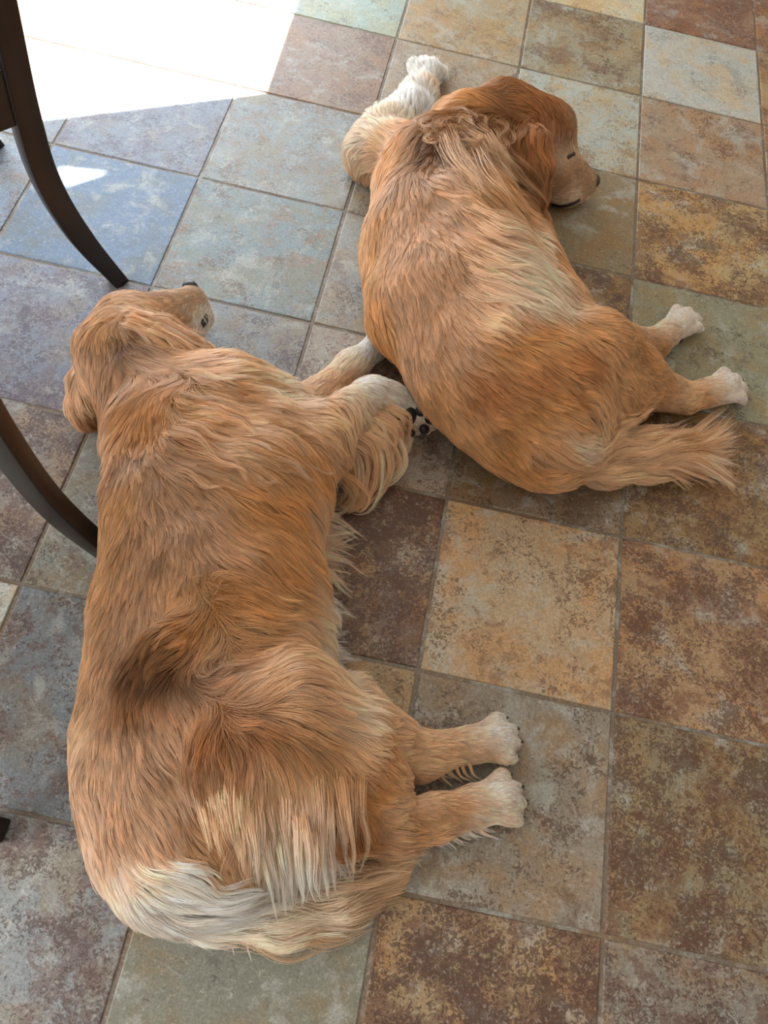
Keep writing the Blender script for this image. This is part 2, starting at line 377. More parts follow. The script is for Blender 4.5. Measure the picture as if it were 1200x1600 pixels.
# ------------------------------------------------------------------ implicit body
class Body:
    def __init__(s, lo, hi, vox=.018):
        s.lo = np.array(lo, float); s.vox = vox
        s.n = np.ceil((np.array(hi)-s.lo)/vox).astype(int)+1
        s.g = np.full(s.n, .4, np.float32)
        s.ax = [s.lo[i]+np.arange(s.n[i])*vox for i in range(3)]
    def cap(s, nodes, zs=1.0, k=.06, flat=None):
        """chain of tapered capsules; node = (px, py, z, r); zs > 1 squashes vertically about each node"""
        P = [np.array([*U(a, b, c), r]) for a, b, c, r in nodes]; s.cap3(P, zs, k)
    def cap3(s, P, zs=1.0, k=.06):
        if len(P) == 1: P = [P[0], P[0]+np.array([1e-4, 0, 0, 0])]
        for A, B in zip(P[:-1], P[1:]):
            rm = max(A[3], B[3])+.24
            lo = np.minimum(A[:3], B[:3])-rm; hi = np.maximum(A[:3], B[:3])+rm
            i0 = np.maximum(np.floor((lo-s.lo)/s.vox).astype(int), 0); i1 = np.minimum(np.ceil((hi-s.lo)/s.vox).astype(int)+1, s.n)
            if (i1 <= i0).any(): continue
            X, Y, Z = np.meshgrid(*[s.ax[i][i0[i]:i1[i]] for i in range(3)], indexing='ij')
            dx, dy, dz = B[0]-A[0], B[1]-A[1], B[2]-A[2]
            # parameter in unsquashed space, then squash around the axis point
            l2 = dx*dx+dy*dy+dz*dz
            t = np.clip(((X-A[0])*dx+(Y-A[1])*dy+(Z-A[2])*dz)/l2, 0, 1)
            ex = X-A[0]-dx*t; ey = Y-A[1]-dy*t; ez = (Z-A[2]-dz*t)*zs
            d = np.sqrt(ex*ex+ey*ey+ez*ez)-(A[3]+(B[3]-A[3])*t)
            if zs > 1: d = d/(1+(zs-1)*.35)
            sub = s.g[i0[0]:i1[0], i0[1]:i1[1], i0[2]:i1[2]]
            h = np.clip(k-np.abs(sub-d), 0, None)/k
            sub[...] = np.minimum(sub, d)-h*h*k*.25
    def finish(s):
        X, Y, Z = np.meshgrid(*s.ax, indexing='ij')
        wob = .010*np.sin(X*9+Y*4+1)*np.sin(Y*8-X*3)+.006*np.sin(X*21+Z*9)*np.sin(Y*18+2)
        s.g += (wob*(s.g < .3)*np.clip((Z-.18)/.2, 0, 1)).astype(np.float32)
        s.g = np.maximum(s.g, (.012-Z).astype(np.float32))
    def mesh(s):
        g = vdb.FloatGrid(); g.copyFromArray(s.g)
        pts, quads = g.convertToQuads(isovalue=0.0)
        return pts*s.vox+s.lo, quads[:, ::-1]
    def sample(s, arr, p, lo=None, vox=None):
        lo = s.lo if lo is None else lo; vox = s.vox if vox is None else vox
        q = (p-lo)/vox; n = np.array(arr.shape[:3]); q = np.clip(q, 0, n-1.001)
        i = q.astype(int); f = q-i; out = 0
        for a in (0, 1):
            for b in (0, 1):
                for c in (0, 1):
                    wgt = (f[:, 0] if a else 1-f[:, 0])*(f[:, 1] if b else 1-f[:, 1])*(f[:, 2] if c else 1-f[:, 2])
                    v = arr[i[:, 0]+a, i[:, 1]+b, i[:, 2]+c]
                    out = out+(wgt[:, None]*v if v.ndim > 1 else wgt*v)
        return out
    def grad(s, p):
        e = s.vox*1.5; g = np.stack([s.sample(s.g, p+np.eye(3)[i]*e)-s.sample(s.g, p-np.eye(3)[i]*e) for i in range(3)], 1)
        return g/(np.linalg.norm(g, axis=1)[:, None]+1e-9)
    def hit(s, x, y):
        """first surface point seen through pixel (x, y)"""
        d = ray(x, y); d = d/np.linalg.norm(d); t0 = (1.25-CAM[2])/d[2]; t1 = (0.0-CAM[2])/d[2]
        ts = np.arange(t0, t1, .006); p = CAM+d*ts[:, None]
        v = s.sample(s.g, p); ok = ((p > s.lo) & (p < s.lo+(s.n-1)*s.vox)).all(1)
        i = np.where((v < 0.002) & ok)[0]
        return p[i[0]] if len(i) else None

# fur tones (albedo, sRGB)
TONE = {'g':(216,164,112), 'd':(164,112,68), 'r':(180,118,68), 'o':(214,154,94), 'l':(238,192,150), 'c':(252,222,194), 'w':(255,246,236),
        'k':(112,74,48), 'm':(204,158,120), 'b':(60,44,36), 't':(212,176,138)}
for _c in list(TONE): TONE[_c] = np.array(lin(TONE[_c]))

def fields(B, guides):
    """3-D fields of flow, length, lift, freedom and colour grown from guides laid on the body"""
    G = []
    for g in guides:
        x, y, dx, dy, ln, tone = g[:6]; lift = g[6] if len(g) > 6 else .5; free = g[7] if len(g) > 7 else 0
        p = B.hit(x, y)
        if p is None:
            print('guide off body', g); continue
        v = R@np.array([dx, -dy, 0.0]); v /= np.linalg.norm(v)
        n = B.grad(p[None])[0]; v = v-n*(v@n)*.9; v /= np.linalg.norm(v)+1e-6
        G.append(np.concatenate([p, v, [ln, lift, free], TONE[tone]]))
    G = np.array(G); vx = .06
    hi = B.lo+(B.n-1)*B.vox; nn = np.ceil((hi-B.lo)/vx).astype(int)+2
    X = np.stack(np.meshgrid(*[B.lo[i]+np.arange(nn[i])*vx for i in range(3)], indexing='ij'), -1).reshape(-1, 3)
    D = ((X[:, None, :]-G[None, :, :3])**2).sum(-1)
    Wt = 1/(D+.0025)**2.2; Wt /= Wt.sum(1)[:, None]
    out = Wt@G[:, 3:]
    return out.reshape(*nn, -1), vx

def hair_material(name, rough=.42, spec=.5):
    m = bpy.data.materials.new(name); m.use_nodes = True; n = m.node_tree; n.nodes.clear(); L = n.links.new
    out = N(n, 'ShaderNodeOutputMaterial')
    at = N(n, 'ShaderNodeAttribute', attribute_name='fur_color')
    h = N(n, 'ShaderNodeBsdfHairPrincipled'); h.model = 'CHIANG'; h.parametrization = 'COLOR'
    L(at.outputs['Color'], h.inputs['Color'])
    h.inputs['Roughness'].default_value = .30; h.inputs['Radial Roughness'].default_value = .6
    h.inputs['Coat'].default_value = 0.0; h.inputs['IOR'].default_value = 1.4
    b = N(n, 'ShaderNodeBsdfPrincipled'); L(at.outputs['Color'], b.inputs['Base Color'])
    b.inputs['Roughness'].default_value = .48; b.inputs['Specular IOR Level'].default_value = .35
    mx = N(n, 'ShaderNodeMixShader'); mx.inputs[0].default_value = 0.25
    L(b.outputs[0], mx.inputs[1]); L(h.outputs[0], mx.inputs[2])
    L(mx.outputs[0], out.inputs['Surface'])
    return m
HAIR = hair_material('golden_fur')
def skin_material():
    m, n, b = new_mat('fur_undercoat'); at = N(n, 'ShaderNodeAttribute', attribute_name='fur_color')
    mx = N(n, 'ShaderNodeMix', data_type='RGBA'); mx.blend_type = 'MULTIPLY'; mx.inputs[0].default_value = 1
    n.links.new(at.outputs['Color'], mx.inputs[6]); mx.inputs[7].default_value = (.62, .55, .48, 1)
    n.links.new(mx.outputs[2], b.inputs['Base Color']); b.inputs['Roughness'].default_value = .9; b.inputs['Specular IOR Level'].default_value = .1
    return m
SKIN = skin_material()

def sub_points(Pts, rng, cols, radii):
    return Pts
def make_curves(name, P, C, rad, parent, mat):
    """P (n, k, 3) tile units; C (n, k, 3) linear; rad (n, k) metres"""
    n, k, _ = P.shape
    off = np.array(parent.location)/S
    cu = bpy.data.hair_curves.new(name); cu.add_curves([k]*n)
    cu.position_data.foreach_set('vector', ((P-off)*S).astype(np.float32).ravel())
    ra = cu.attributes.get('radius') or cu.attributes.new('radius', 'FLOAT', 'POINT')
    ra.data.foreach_set('value', rad.astype(np.float32).ravel())
    ca = cu.attributes.new('fur_color', 'FLOAT_COLOR', 'POINT')
    c4 = np.ones((n*k, 4), np.float32); c4[:, :3] = C.reshape(-1, 3)
    ca.data.foreach_set('color', c4.ravel())
    cu.materials.append(mat)
    o = bpy.data.objects.new(name, cu); COL.objects.link(o); o.parent = parent
    return o

def vnoise(p, f, seed):
    """cheap smooth vector noise from sines"""
    r = np.random.RandomState(seed); o = np.zeros((len(p), 3))
    for a in range(5):
        k = r.randn(3, 3)*f*(1+.5*a); ph = r.rand(3)*6.28
        o += np.sin(p@k.T+ph)/(1+.4*a)
    return o/2.2

def grow(B, Fd, vx, V, Q, count, seed, K=7, skip=None):
    rng = np.random.RandomState(seed)
    T = np.concatenate([Q[:, [0, 1, 2]], Q[:, [0, 2, 3]]])
    a, b, c = V[T[:, 0]], V[T[:, 1]], V[T[:, 2]]
    cr = np.cross(b-a, c-a); ar = np.linalg.norm(cr, axis=1)
    nz = cr[:, 2]/(ar+1e-12); cen = (a+b+c)/3
    if nz[np.argmax(cen[:, 2])] < 0: nz = -nz
    view = CAM-cen; 
    wgt = ar*np.where(nz < -.35, .12, 1.0)*np.where(cen[:, 2] < .03, .3, 1.0)
    ln = B.sample(Fd[..., 3], cen, vox=vx)
    wgt = wgt*np.clip(1.5-ln*2.2, .75, 1.5)
    idx = rng.choice(len(T), count, p=wgt/wgt.sum())
    u, v = rng.rand(count), rng.rand(count); fl = u+v > 1; u[fl] = 1-u[fl]; v[fl] = 1-v[fl]
    p = a[idx]+(b-a)[idx]*u[:, None]+(c-a)[idx]*v[:, None]
    if skip is not None:
        keep = ~skip(p); p = p[keep]; count = len(p)
    # clumps
    nc = max(count//12, 50); ci = rng.choice(count, nc, replace=False); cp = p[ci]
    from mathutils.kdtree import KDTree
    kd = KDTree(nc)
    for i, q in enumerate(cp): kd.insert(q, i)
    kd.balance()
    own = np.array([kd.find(q)[1] for q in p])
    # bigger locks, each made of several clumps
    nb = max(nc//12, 10); bi = rng.choice(nc, nb, replace=False); kb = KDTree(nb)
    for i, q in enumerate(cp[bi]): kb.insert(q, i)
    kb.balance(); big = np.array([kb.find(q)[1] for q in cp])
    f0 = B.sample(Fd, p, vox=vx); L = f0[:, 3].copy(); lift = f0[:, 4]; free = np.clip(f0[:, 5], 0, 1); colr = f0[:, 6:9]
    crnd = rng.randn(nc, 3); brnd = rng.randn(nb, 3)
    L *= np.clip(1+.16*crnd[own, 0]+.12*rng.randn(count), .45, 1.6)
    dev = (crnd*.10+brnd[big]*.16)[own]*.8+rng.randn(count, 3)*.05
    pos = p.copy(); P = [pos.copy()]
    d = None
    for k in range(1, K):
        s = k/(K-1)
        f = B.sample(Fd, pos, vox=vx)[:, :3]
        sd = B.sample(B.g, pos); n = B.grad(pos)
        t = f+dev+vnoise(pos, 5.0, 3)*.22+vnoise(pos, 16.0, 4)*.22*np.clip(L/.12, .2, 1.6)[:, None]
        tn = (t*n).sum(1)[:, None]*n
        t = t-tn*(1-free[:, None]*.7); t /= np.linalg.norm(t, axis=1)[:, None]+1e-9
        tgt = L*lift*(.10+.26*s)
        up = np.clip((tgt-sd)/(L/(K-1))*.7, -.6, .75)
        up = np.where(free > .3, up*(1-free), up)
        nd = t+n*up[:, None]; nd[:, 2] -= free*.25*s
        nd /= np.linalg.norm(nd, axis=1)[:, None]
        d = nd if d is None else d*.45+nd*.55
        pos = pos+d*(L/(K-1))[:, None]
        pos[:, 2] = np.maximum(pos[:, 2], .006+.01*rng.rand(count))
        P.append(pos.copy())
    P = np.stack(P, 1)
    # pull towards the clump's lead strand
    lead = P[ci][own]; s = np.linspace(0, 1, K)[None, :, None]
    amt = np.clip(.5+.2*rng.randn(count), .1, .9)[:, None, None]
    P = P+(lead-P)*np.clip(s**1.1*amt, 0, 1)
    br = 1+.13*crnd[own, 1]+.10*brnd[big[own], 1]+.10*rng.randn(count)
    wm = 1+.04*crnd[own, 2]
    base = np.clip(colr*np.clip(br, .55, 1.5)[:, None]*np.stack([wm, np.ones_like(wm), 1/wm], 1), .003, .93)
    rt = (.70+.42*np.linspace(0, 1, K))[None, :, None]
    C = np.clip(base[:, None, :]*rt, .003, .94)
    r0 = .00027*np.clip(L/.1, .75, 1.25)[:, None]
    rad = r0*(1-.82*np.linspace(0, 1, K)[None, :]**2)
    return P, C, rad

def over(B, pts, lift):
    """lay picture points on the coat: heights follow the body, rising by lift"""
    out = []
    for i, (x, y) in enumerate(pts):
        p = B.hit(x, y); l = lift*(.25+.75*i/max(len(pts)-1, 1))
        if p is None: out.append((x, y, out[-1][2]-.03 if out else .2))
        else: out.append((x, y, p[2]+l))
    return out
def locks(specs, seed, K=9):
    """explicit tresses: (points [(px, py, z)...], strands, root spread, tip spread, tone root, tone tip, curl)"""
    rng = np.random.RandomState(seed); PP = []; CC = []; RR = []
    for pts, n, sr, st, ta, tb, curl in specs:
        P0 = np.array([U(*q) for q in pts]); m = len(P0)
        ext = np.vstack([2*P0[0]-P0[1], P0, 2*P0[-1]-P0[-2]]); tt = np.linspace(0, m-1-1e-6, K); cur = []
        for t in tt:
            i = int(t); f = t-i; a, b, c, d = ext[i:i+4]
            cur.append(.5*((2*b)+(-a+c)*f+(2*a-5*b+4*c-d)*f*f+(-a+3*b-3*c+d)*f**3))
        cur = np.array(cur); s = np.linspace(0, 1, K)
        nsub = max(n//16, 1); sub = rng.randint(0, nsub, n)
        so = rng.randn(nsub, 3); ss = rng.rand(nsub)
        off = so[sub]*.75+rng.randn(n, 3)*.28
        sp = (sr+(st-sr)*s)[None, :, None]
        q = cur[None]+off[:, None, :]*sp*np.array([1, 1, .55])
        pinch = (so[sub]*.9)[:, None, :]*sp*np.array([1, 1, .55])+cur[None]
        q = q+(pinch-q)*(s**1.5*.6)[None, :, None]
        ph = ss[sub]*6.28
        tg = np.gradient(cur, axis=0); sd = np.stack([-tg[:, 1], tg[:, 0], np.zeros(K)], 1); sd /= np.linalg.norm(sd, axis=1)[:, None]+1e-9
        q = q+sd[None]*(curl*s[None, :]*np.sin(s[None, :]*7+ph[:, None]))[:, :, None]
        # random shortening
        cut = np.clip(1-.35*rng.rand(n)**1.5, .4, 1); idx = cut[:, None]*s[None, :]*(K-1)
        i = np.minimum(idx.astype(int), K-2); f = (idx-i)[:, :, None]
        q = np.take_along_axis(q, i[:, :, None].repeat(3, 2), 1)*(1-f)+np.take_along_axis(q, (i+1)[:, :, None].repeat(3, 2), 1)*f
        q[:, :, 2] = np.maximum(q[:, :, 2], .008+.012*rng.rand(n)[:, None])
        br = np.clip(1+.16*rng.randn(nsub)[sub]+.09*rng.randn(n), .55, 1.5)[:, None, None]
        c = (TONE[ta][None, None]*(1-s[None, :, None])+TONE[tb][None, None]*s[None, :, None])*br
        PP.append(q); CC.append(np.clip(c, .003, .93)); RR.append(np.tile(.0003*(1-.8*s**2), (n, 1)))
    return np.concatenate(PP), np.concatenate(CC), np.concatenate(RR)

def body_object(name, B, Fd, vx, V, Q, parent):
    o = link_mesh(name, V, Q, SKIN, parent)
    c = B.sample(Fd[..., 6:9], V, vox=vx)
    at = o.data.attributes.new('fur_color', 'FLOAT_COLOR', 'POINT'); a = np.ones((len(V), 4), np.float32); a[:, :3] = c
    at.data.foreach_set('color', a.ravel()); return o

def blob(name, px, py, z, r, mat, parent, axes=None, bump=None, n=20):
    """small shaped ellipsoid mesh; axes = 3 half vectors"""
    c = U(px, py, z) if px is not None else z
    A = np.array(axes) if axes is not None else np.eye(3)*r
    V = []; F = []
    for i in range(n//2+1):
        th = math.pi*i/(n//2)
        for j in range(n):
            ph = 2*math.pi*j/n; u = np.array([math.sin(th)*math.cos(ph), math.sin(th)*math.sin(ph), math.cos(th)])
            k = bump(u) if bump else 1.0
            V.append(c+(u*k)@A)
    for i in range(n//2):
        for j in range(n): F.append((i*n+j, i*n+(j+1) % n, (i+1)*n+(j+1) % n, (i+1)*n+j))
    return link_mesh(name, V, F, mat, parent)
NOSE = plain('black_nose_leather', (18, 16, 17), 0.32, 0.6, (400, (34, 30, 32)))
PAD = plain('black_paw_pad', (24, 21, 22), 0.55, 0.4, (300, (44, 38, 38)))
CLAW = plain('dark_claw', (54, 44, 40), 0.35, 0.5)
LIP = plain('dark_lip', (34, 24, 24), 0.35, 0.5)
EYE = plain('dark_eye', (16, 11, 9), 0.12, 0.7)
WHISK = plain('pale_whisker', (235, 228, 210), 0.4, 0.4)

def frame_from(d, up=(0, 0, 1)):
    d = np.array(d, float); d /= np.linalg.norm(d); u = np.array(up, float); u = u-d*(u@d); u /= np.linalg.norm(u)
    return d, np.cross(u, d), u
def paw(B, wrist, tip, r, spread=1.0, up=(0, 0, 1)):
    """paw with four toes between wrist and tip (px, py, z); returns toe tip frames for claws"""
    a, b = U(*wrist), U(*tip); d, sde, u = frame_from(b-a, up); Ln = np.linalg.norm(b-a)
    B.cap3([np.array([*a, r*.82]), np.array([*(a+d*Ln*.5), r*.98])], 1.0, .04)
    toes = []
    for k, (o_, fl, rr) in enumerate(((-1.15, .84, .35), (-.39, 1.0, .39), (.39, 1.0, .39), (1.15, .84, .35))):
        o_ *= spread
        k0 = a+d*Ln*.42+sde*o_*r*.55+u*r*.12; k1 = a+d*Ln*.78*fl+sde*o_*r*.88+u*r*.24; k2 = a+d*Ln*fl+sde*o_*r*.94-u*r*.26
        B.cap3([np.array([*k0, r*.45]), np.array([*k1, r*rr*1.02]), np.array([*k2, r*rr*.9])], 1.0, .009)
        toes.append((k2, d, sde, u, r*rr))
    return toes
def claws(toes, parent, pads=None):
    for k2, d, sde, u, rr in toes:
        p0 = k2+d*rr*.75+u*rr*.25
        P = [p0-d*rr*.2, p0+d*rr*.25+u*rr*.02, p0+d*rr*.5-u*rr*.25]
        v, f = sweep(P, [rr*.22, rr*.16, rr*.04], [rr*.22, rr*.16, rr*.04], sde)
        link_mesh('claw', v, f, CLAW, parent)

# ================================================================== dog 1, the lower one
def dog_lower():
    ctr = U(320, 950, 0); root = empty('dog', (ctr[0], ctr[1], 0))
    tag(root, 'golden retriever asleep on its side in the lower left, head beside the chair leg', 'dog', 'golden retrievers asleep on the tiles')
    B = Body((-.5, -.75, -.03), (2.85, 3.2, 1.15))
    # trunk
    B.cap([(240, 610, .33, .26), (300, 690, .37, .385), (325, 800, .385, .45), (322, 920, .38, .455), (312, 1030, .36, .45), (305, 1140, .35, .47), (300, 1230, .31, .43), (285, 1300, .25, .33)], 1.28, .10)
    B.cap([(250, 610, .33, .22), (350, 640, .32, .27), (430, 650, .28, .2)], 1.1, .12)         # brisket
    B.cap([(190, 640, .30, .10), (196, 690, .30, .11)], 1.0, .08)
    B.cap([(330, 700, .55, .16), (400, 740, .48, .2), (450, 760, .36, .2)], 1.0, .12)           # near shoulder
    B.cap([(400, 850, .32, .24), (415, 950, .28, .21), (450, 1040, .25, .16)], 1.0, .12)        # belly
    B.cap([(328, 945, .69, .045), (262, 1005, .745, .06), (200, 1085, .66, .05)], 1.0, .05)      # fold over the loin
    # near hind leg
    B.cap([(330, 1150, .48, .27), (440, 1130, .46, .25), (540, 1160, .38, .19)], 1.0, .10)
    B.cap([(400, 1230, .42, .22), (480, 1250, .36, .19), (560, 1270, .27, .14)], 1.0, .10)
    B.cap([(545, 1160, .34, .16), (590, 1230, .24, .13), (610, 1285, .17, .105)], 1.0, .07)
    B.cap([(600, 1290, .15, .105), (680, 1278, .13, .092), (745, 1258, .115, .078)], 1.0, .05)
    tn = paw(B, (742, 1258, .11), (811, 1242, .085), .098, .9)
    # far hind leg
    B.cap([(540, 1110, .17, .14), (610, 1155, .12, .115), (655, 1180, .1, .1), (735, 1163, .09, .074)], 1.0, .06)
    tf = paw(B, (735, 1164, .085), (804, 1150, .075), .094, .9)
    # forelegs
    B.cap([(420, 690, .40, .2), (490, 690, .37, .16), (540, 650, .33, .115), (580, 618, .30, .088), (612, 625, .26, .078), (640, 640, .2, .07)], 1.0, .07)
    tp = paw(B, (630, 634, .2), (672, 662, .13), .092, .9, up=(-.5, .75, .3))
    B.cap([(440, 660, .2, .15), (505, 618, .14, .1), (550, 572, .13, .085), (585, 545, .1, .07)], 1.0, .06)
    tq = paw(B, (583, 546, .09), (606, 520, .07), .082)
    # head
    B.cap([(215, 590, .34, .22), (190, 550, .34, .205), (205, 515, .34, .19)], 1.0, .08)
    B.cap([(225, 515, .30, .18), (262, 495, .27, .135), (297, 474, .24, .098)], 1.0, .07)
    B.cap([(240, 540, .22, .15), (285, 525, .17, .10), (315, 497, .14, .07)], 1.0, .06)
    B.cap([(286, 478, .28, .07), (303, 482, .20, .075)], 1.0, .04)
    # ears: upper flap over the cheek, lower one on the floor
    B.cap([(205, 500, .53, .045), (240, 520, .50, .075), (285, 540, .42, .07), (320, 552, .33, .05)], 1.0, .02)
    B.cap([(165, 560, .32, .10), (143, 592, .18, .085), (137, 625, .10, .075), (138, 645, .07, .05)], 1.3, .05)
    # tail
    tl = [(215, 1330, .22, .15), (240, 1385, .13, .10), (320, 1420, .09, .075), (420, 1428, .08, .065), (520, 1405, .07, .05), (600, 1370, .06, .03)]
    B.cap(tl, 1.1, .05)
    B.finish(); V, Q = B.mesh()
    g = [
     # head
     (300,465,-.8,.4,.030,'t',.3),(280,490,-.6,.6,.035,'t',.3),(255,470,-.9,.3,.035,'m',.3),(230,475,-.9,.3,.05,'l',.4),(255,490,-.5,.6,.04,'l',.3),(312,490,-.3,.9,.03,'w',.3),
     (200,480,-.8,.5,.07,'l',.4),(165,500,-.6,.8,.08,'g',.5),(150,540,-.2,1,.09,'m',.5),(190,540,.1,1,.06,'k',.4),(165,590,-.1,1,.10,'m',.4),(150,630,.1,1,.08,'d',.3),
     (225,500,1,.2,.12,'l',.4),(250,520,1,.3,.14,'l',.4),(285,540,1,.4,.14,'g',.4),(315,548,.9,.4,.12,'l',.4),(215,560,.8,.5,.13,'m',.4),(130,600,-.1,1,.14,'l',.6),(130,640,.1,1,.16,'d',.7),
     (240,580,.6,.6,.12,'m',.5),(200,600,.2,1,.14,'m',.5),
     # neck ruff and shoulder
     (300,575,.8,-.3,.15,'l',.8),(350,590,.9,-.2,.15,'l',.8),(420,610,.9,-.3,.15,'c',.8),(260,610,-.3,.6,.14,'o',.8),(215,630,-.6,.8,.15,'o',.8),(185,660,-.3,1,.14,'l',.6),(230,660,-.1,1,.11,'o',.6),
     (300,640,.9,.2,.14,'g',.5),(370,650,.95,.2,.15,'l',.5),(440,660,.95,.1,.15,'l',.5),(210,710,.3,.9,.09,'m',.4),(270,710,.8,.5,.12,'m',.4),(340,710,.95,.2,.15,'l',.5),(410,710,.95,.2,.16,'g',.5),
     (480,710,.9,.3,.16,'o',.5),(190,780,.05,1,.07,'g',.35),(250,780,.25,.95,.08,'m',.35),(310,780,.55,.85,.10,'m',.4),(370,770,.75,.7,.14,'o',.45),(430,780,.8,.6,.18,'o',.5),(480,790,.9,.4,.2,'l',.6),
     # back and flank
     (170,880,0,1,.07,'g',.35),(230,870,.05,1,.07,'m',.35),(290,860,.15,1,.08,'m',.35),(350,860,.35,.95,.11,'m',.4),(410,860,.7,.7,.16,'o',.5),(460,850,.9,.4,.2,'g',.6),(495,860,1,.1,.22,'l',.7),
     (140,960,-.02,1,.07,'g',.35),(190,960,0,1,.07,'m',.35),(250,950,.1,1,.08,'m',.35),(310,930,.35,.9,.10,'g',.5),(370,930,.8,.4,.14,'o',.45),(430,920,.95,.1,.18,'g',.6),(480,940,1,.0,.22,'c',.7),
     (130,1050,0,1,.07,'g',.35),(170,1060,.1,1,.07,'m',.35),(215,1050,-.5,.85,.10,'k',.9),(232,1020,-.5,.85,.10,'k',.9),(320,925,-.4,-.5,.08,'o',.8),(290,958,-.5,.2,.09,'o',.9),(250,1005,-.6,.7,.10,'d',.9),(300,985,-.6,.65,.10,'o',.9),(200,1090,-.2,.9,.09,'d',.9),
     (285,1035,-.7,.7,.13,'k',.7),(330,1010,-.7,.65,.14,'m',.6),(380,990,.9,-.1,.15,'g',.6),(440,990,1,-.1,.18,'l',.6),(490,1010,1,.1,.22,'c',.7),
     (130,1140,.08,1,.07,'l',.35),(180,1140,.25,1,.07,'m',.35),(240,1130,.4,.9,.08,'m',.35),(290,1090,.4,.8,.10,'m',.5),(330,1060,.6,-.5,.12,'m',.6),
     # thigh
     (370,1080,.5,-.8,.13,'l',.6),(430,1070,.6,-.6,.15,'l',.6),(490,1080,.8,-.2,.16,'l',.6),(530,1110,.9,.3,.16,'c',.6),(560,1150,.8,.6,.12,'l',.5),
     (330,1130,-.2,.8,.12,'r',.7),(310,1180,-.1,1,.12,'d',.7),(380,1140,.5,.3,.13,'r',.7),(440,1140,.7,.3,.13,'g',.6),(500,1160,.7,.6,.12,'g',.5),
     (350,1220,.1,1,.16,'g',.6),(400,1200,.05,1,.18,'l',.6),(450,1220,.05,1,.18,'l',.6),(500,1230,.1,1,.15,'l',.6),(540,1240,.2,1,.12,'r',.5),(580,1240,.6,.8,.08,'o',.4),
     (370,1290,.2,1,.22,'l',.6),(420,1290,.1,1,.24,'c',.6),(470,1290,.15,1,.22,'l',.6),(520,1290,.1,1,.18,'r',.6),(560,1300,.4,.9,.14,'r',.5),
     (180,1220,.3,1,.08,'m',.35),(240,1210,.5,.85,.08,'m',.35),(290,1250,.55,.85,.10,'m',.4),(160,1190,.15,1,.07,'l',.35),(190,1300,.4,.9,.10,'m',.4),(240,1300,.6,.8,.12,'m',.4),(310,1320,.7,.75,.16,'g',.5),
     # hind legs
     (610,1270,.8,.35,.08,'l',.4),(660,1260,1,-.1,.05,'l',.3),(660,1290,.9,.2,.06,'g',.4),(720,1265,1,-.1,.05,'g',.3),(700,1240,1,-.15,.05,'l',.3),(760,1250,1,-.1,.045,'c',.3),(785,1240,1,-.1,.03,'w',.3),(800,1240,1,-.05,.018,'w',.3),
     (740,1280,.8,.5,.07,'c',.5),(790,1270,.8,.3,.04,'c',.4),
     (610,1150,.9,.3,.06,'g',.3),(650,1160,1,.1,.05,'l',.3),(700,1160,1,-.1,.05,'l',.3),(680,1195,.8,.5,.08,'l',.5),(750,1150,1,-.15,.045,'c',.3),(780,1150,1,-.1,.03,'w',.3),(795,1150,1,-.05,.018,'w',.3),(760,1180,.9,.3,.05,'l',.4),
     # forelegs
     (500,650,.8,.0,.10,'l',.5),(530,640,.6,.6,.10,'l',.5),(560,620,.7,.4,.06,'c',.3),(585,605,.9,.2,.04,'w',.3),(620,622,.9,.4,.035,'w',.3),(560,650,.3,.9,.10,'l',.6),(520,690,.8,.6,.16,'l',.7),
     (600,640,.5,.8,.08,'l',.5),(650,640,.8,.5,.03,'w',.3),(665,660,.8,.5,.03,'c',.3),
     (520,610,.6,-.7,.06,'l',.4),(550,575,.6,-.7,.045,'c',.3),(575,548,.6,-.7,.04,'w',.3),(545,600,.8,-.3,.06,'l',.5),
     # tail
     (235,1385,.8,.6,.16,'w',.8),(215,1352,.6,.8,.13,'c',.6),(260,1360,.8,.5,.15,'w',.6),(320,1415,1,.2,.25,'w',.8),(420,1425,1,.0,.25,'c',.8),(510,1405,.95,-.2,.25,'t',.8),(580,1375,.9,-.3,.2,'t',.8),
    ]
    Fd, vx = fields(B, g)
    body_object('body', B, Fd, vx, V, Q, root)
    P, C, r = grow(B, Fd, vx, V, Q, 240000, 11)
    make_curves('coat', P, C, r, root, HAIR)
    # feathering
    rr = random.Random(3); sp = []
    for k in range(26):      # foreleg feathers curling away below the elbow
        t = k/25; x = 520+65*t+rr.uniform(-12, 12); y = 680-45*t+rr.uniform(-10, 10)
        ex = 548+70*t+rr.uniform(-15, 15); ey = 790-60*t+rr.uniform(-18, 18)
        sp.append(([(x, y, .36-.05*t), (x+38+rr.uniform(-8, 8), y+22, .30), (ex+16, ey-38, .16), (ex-6, ey, .05), (ex-34+rr.uniform(-10, 10), ey+6, .03)], 80, .03, .02, 'l', 'l' if k % 3 else 'c', .02))
    for k in range(12):      # the rolled curl under the elbow
        a = k/12*2.2
        sp.append(([(505+rr.uniform(-8, 8), 715+rr.uniform(-8, 8), .26), (535, 735, .2), (560+10*math.cos(a), 758+10*math.sin(a), .12), (548, 785+rr.uniform(-8, 8), .06), (528, 768+rr.uniform(-8, 8), .04)], 60, .03, .02, 'g', 'l', .015))
    for k in range(60):      # belly and chest fringe
        t = k/59; x = 468+70*max(0, t-.55)*1.6+rr.uniform(-8, 8)+ (14 if t < .3 else 0); y = 800+310*t+rr.uniform(-10, 10)
        sp.append(([(x-24, y-6, .40), (x+6, y, .30), (x+36, y+8+rr.uniform(-8, 10), .15), (x+66+rr.uniform(-18, 12), y+20+rr.uniform(-14, 26), .05)], 60, .035, .03, 'l', 'w' if t > .3 else 'c', .012))
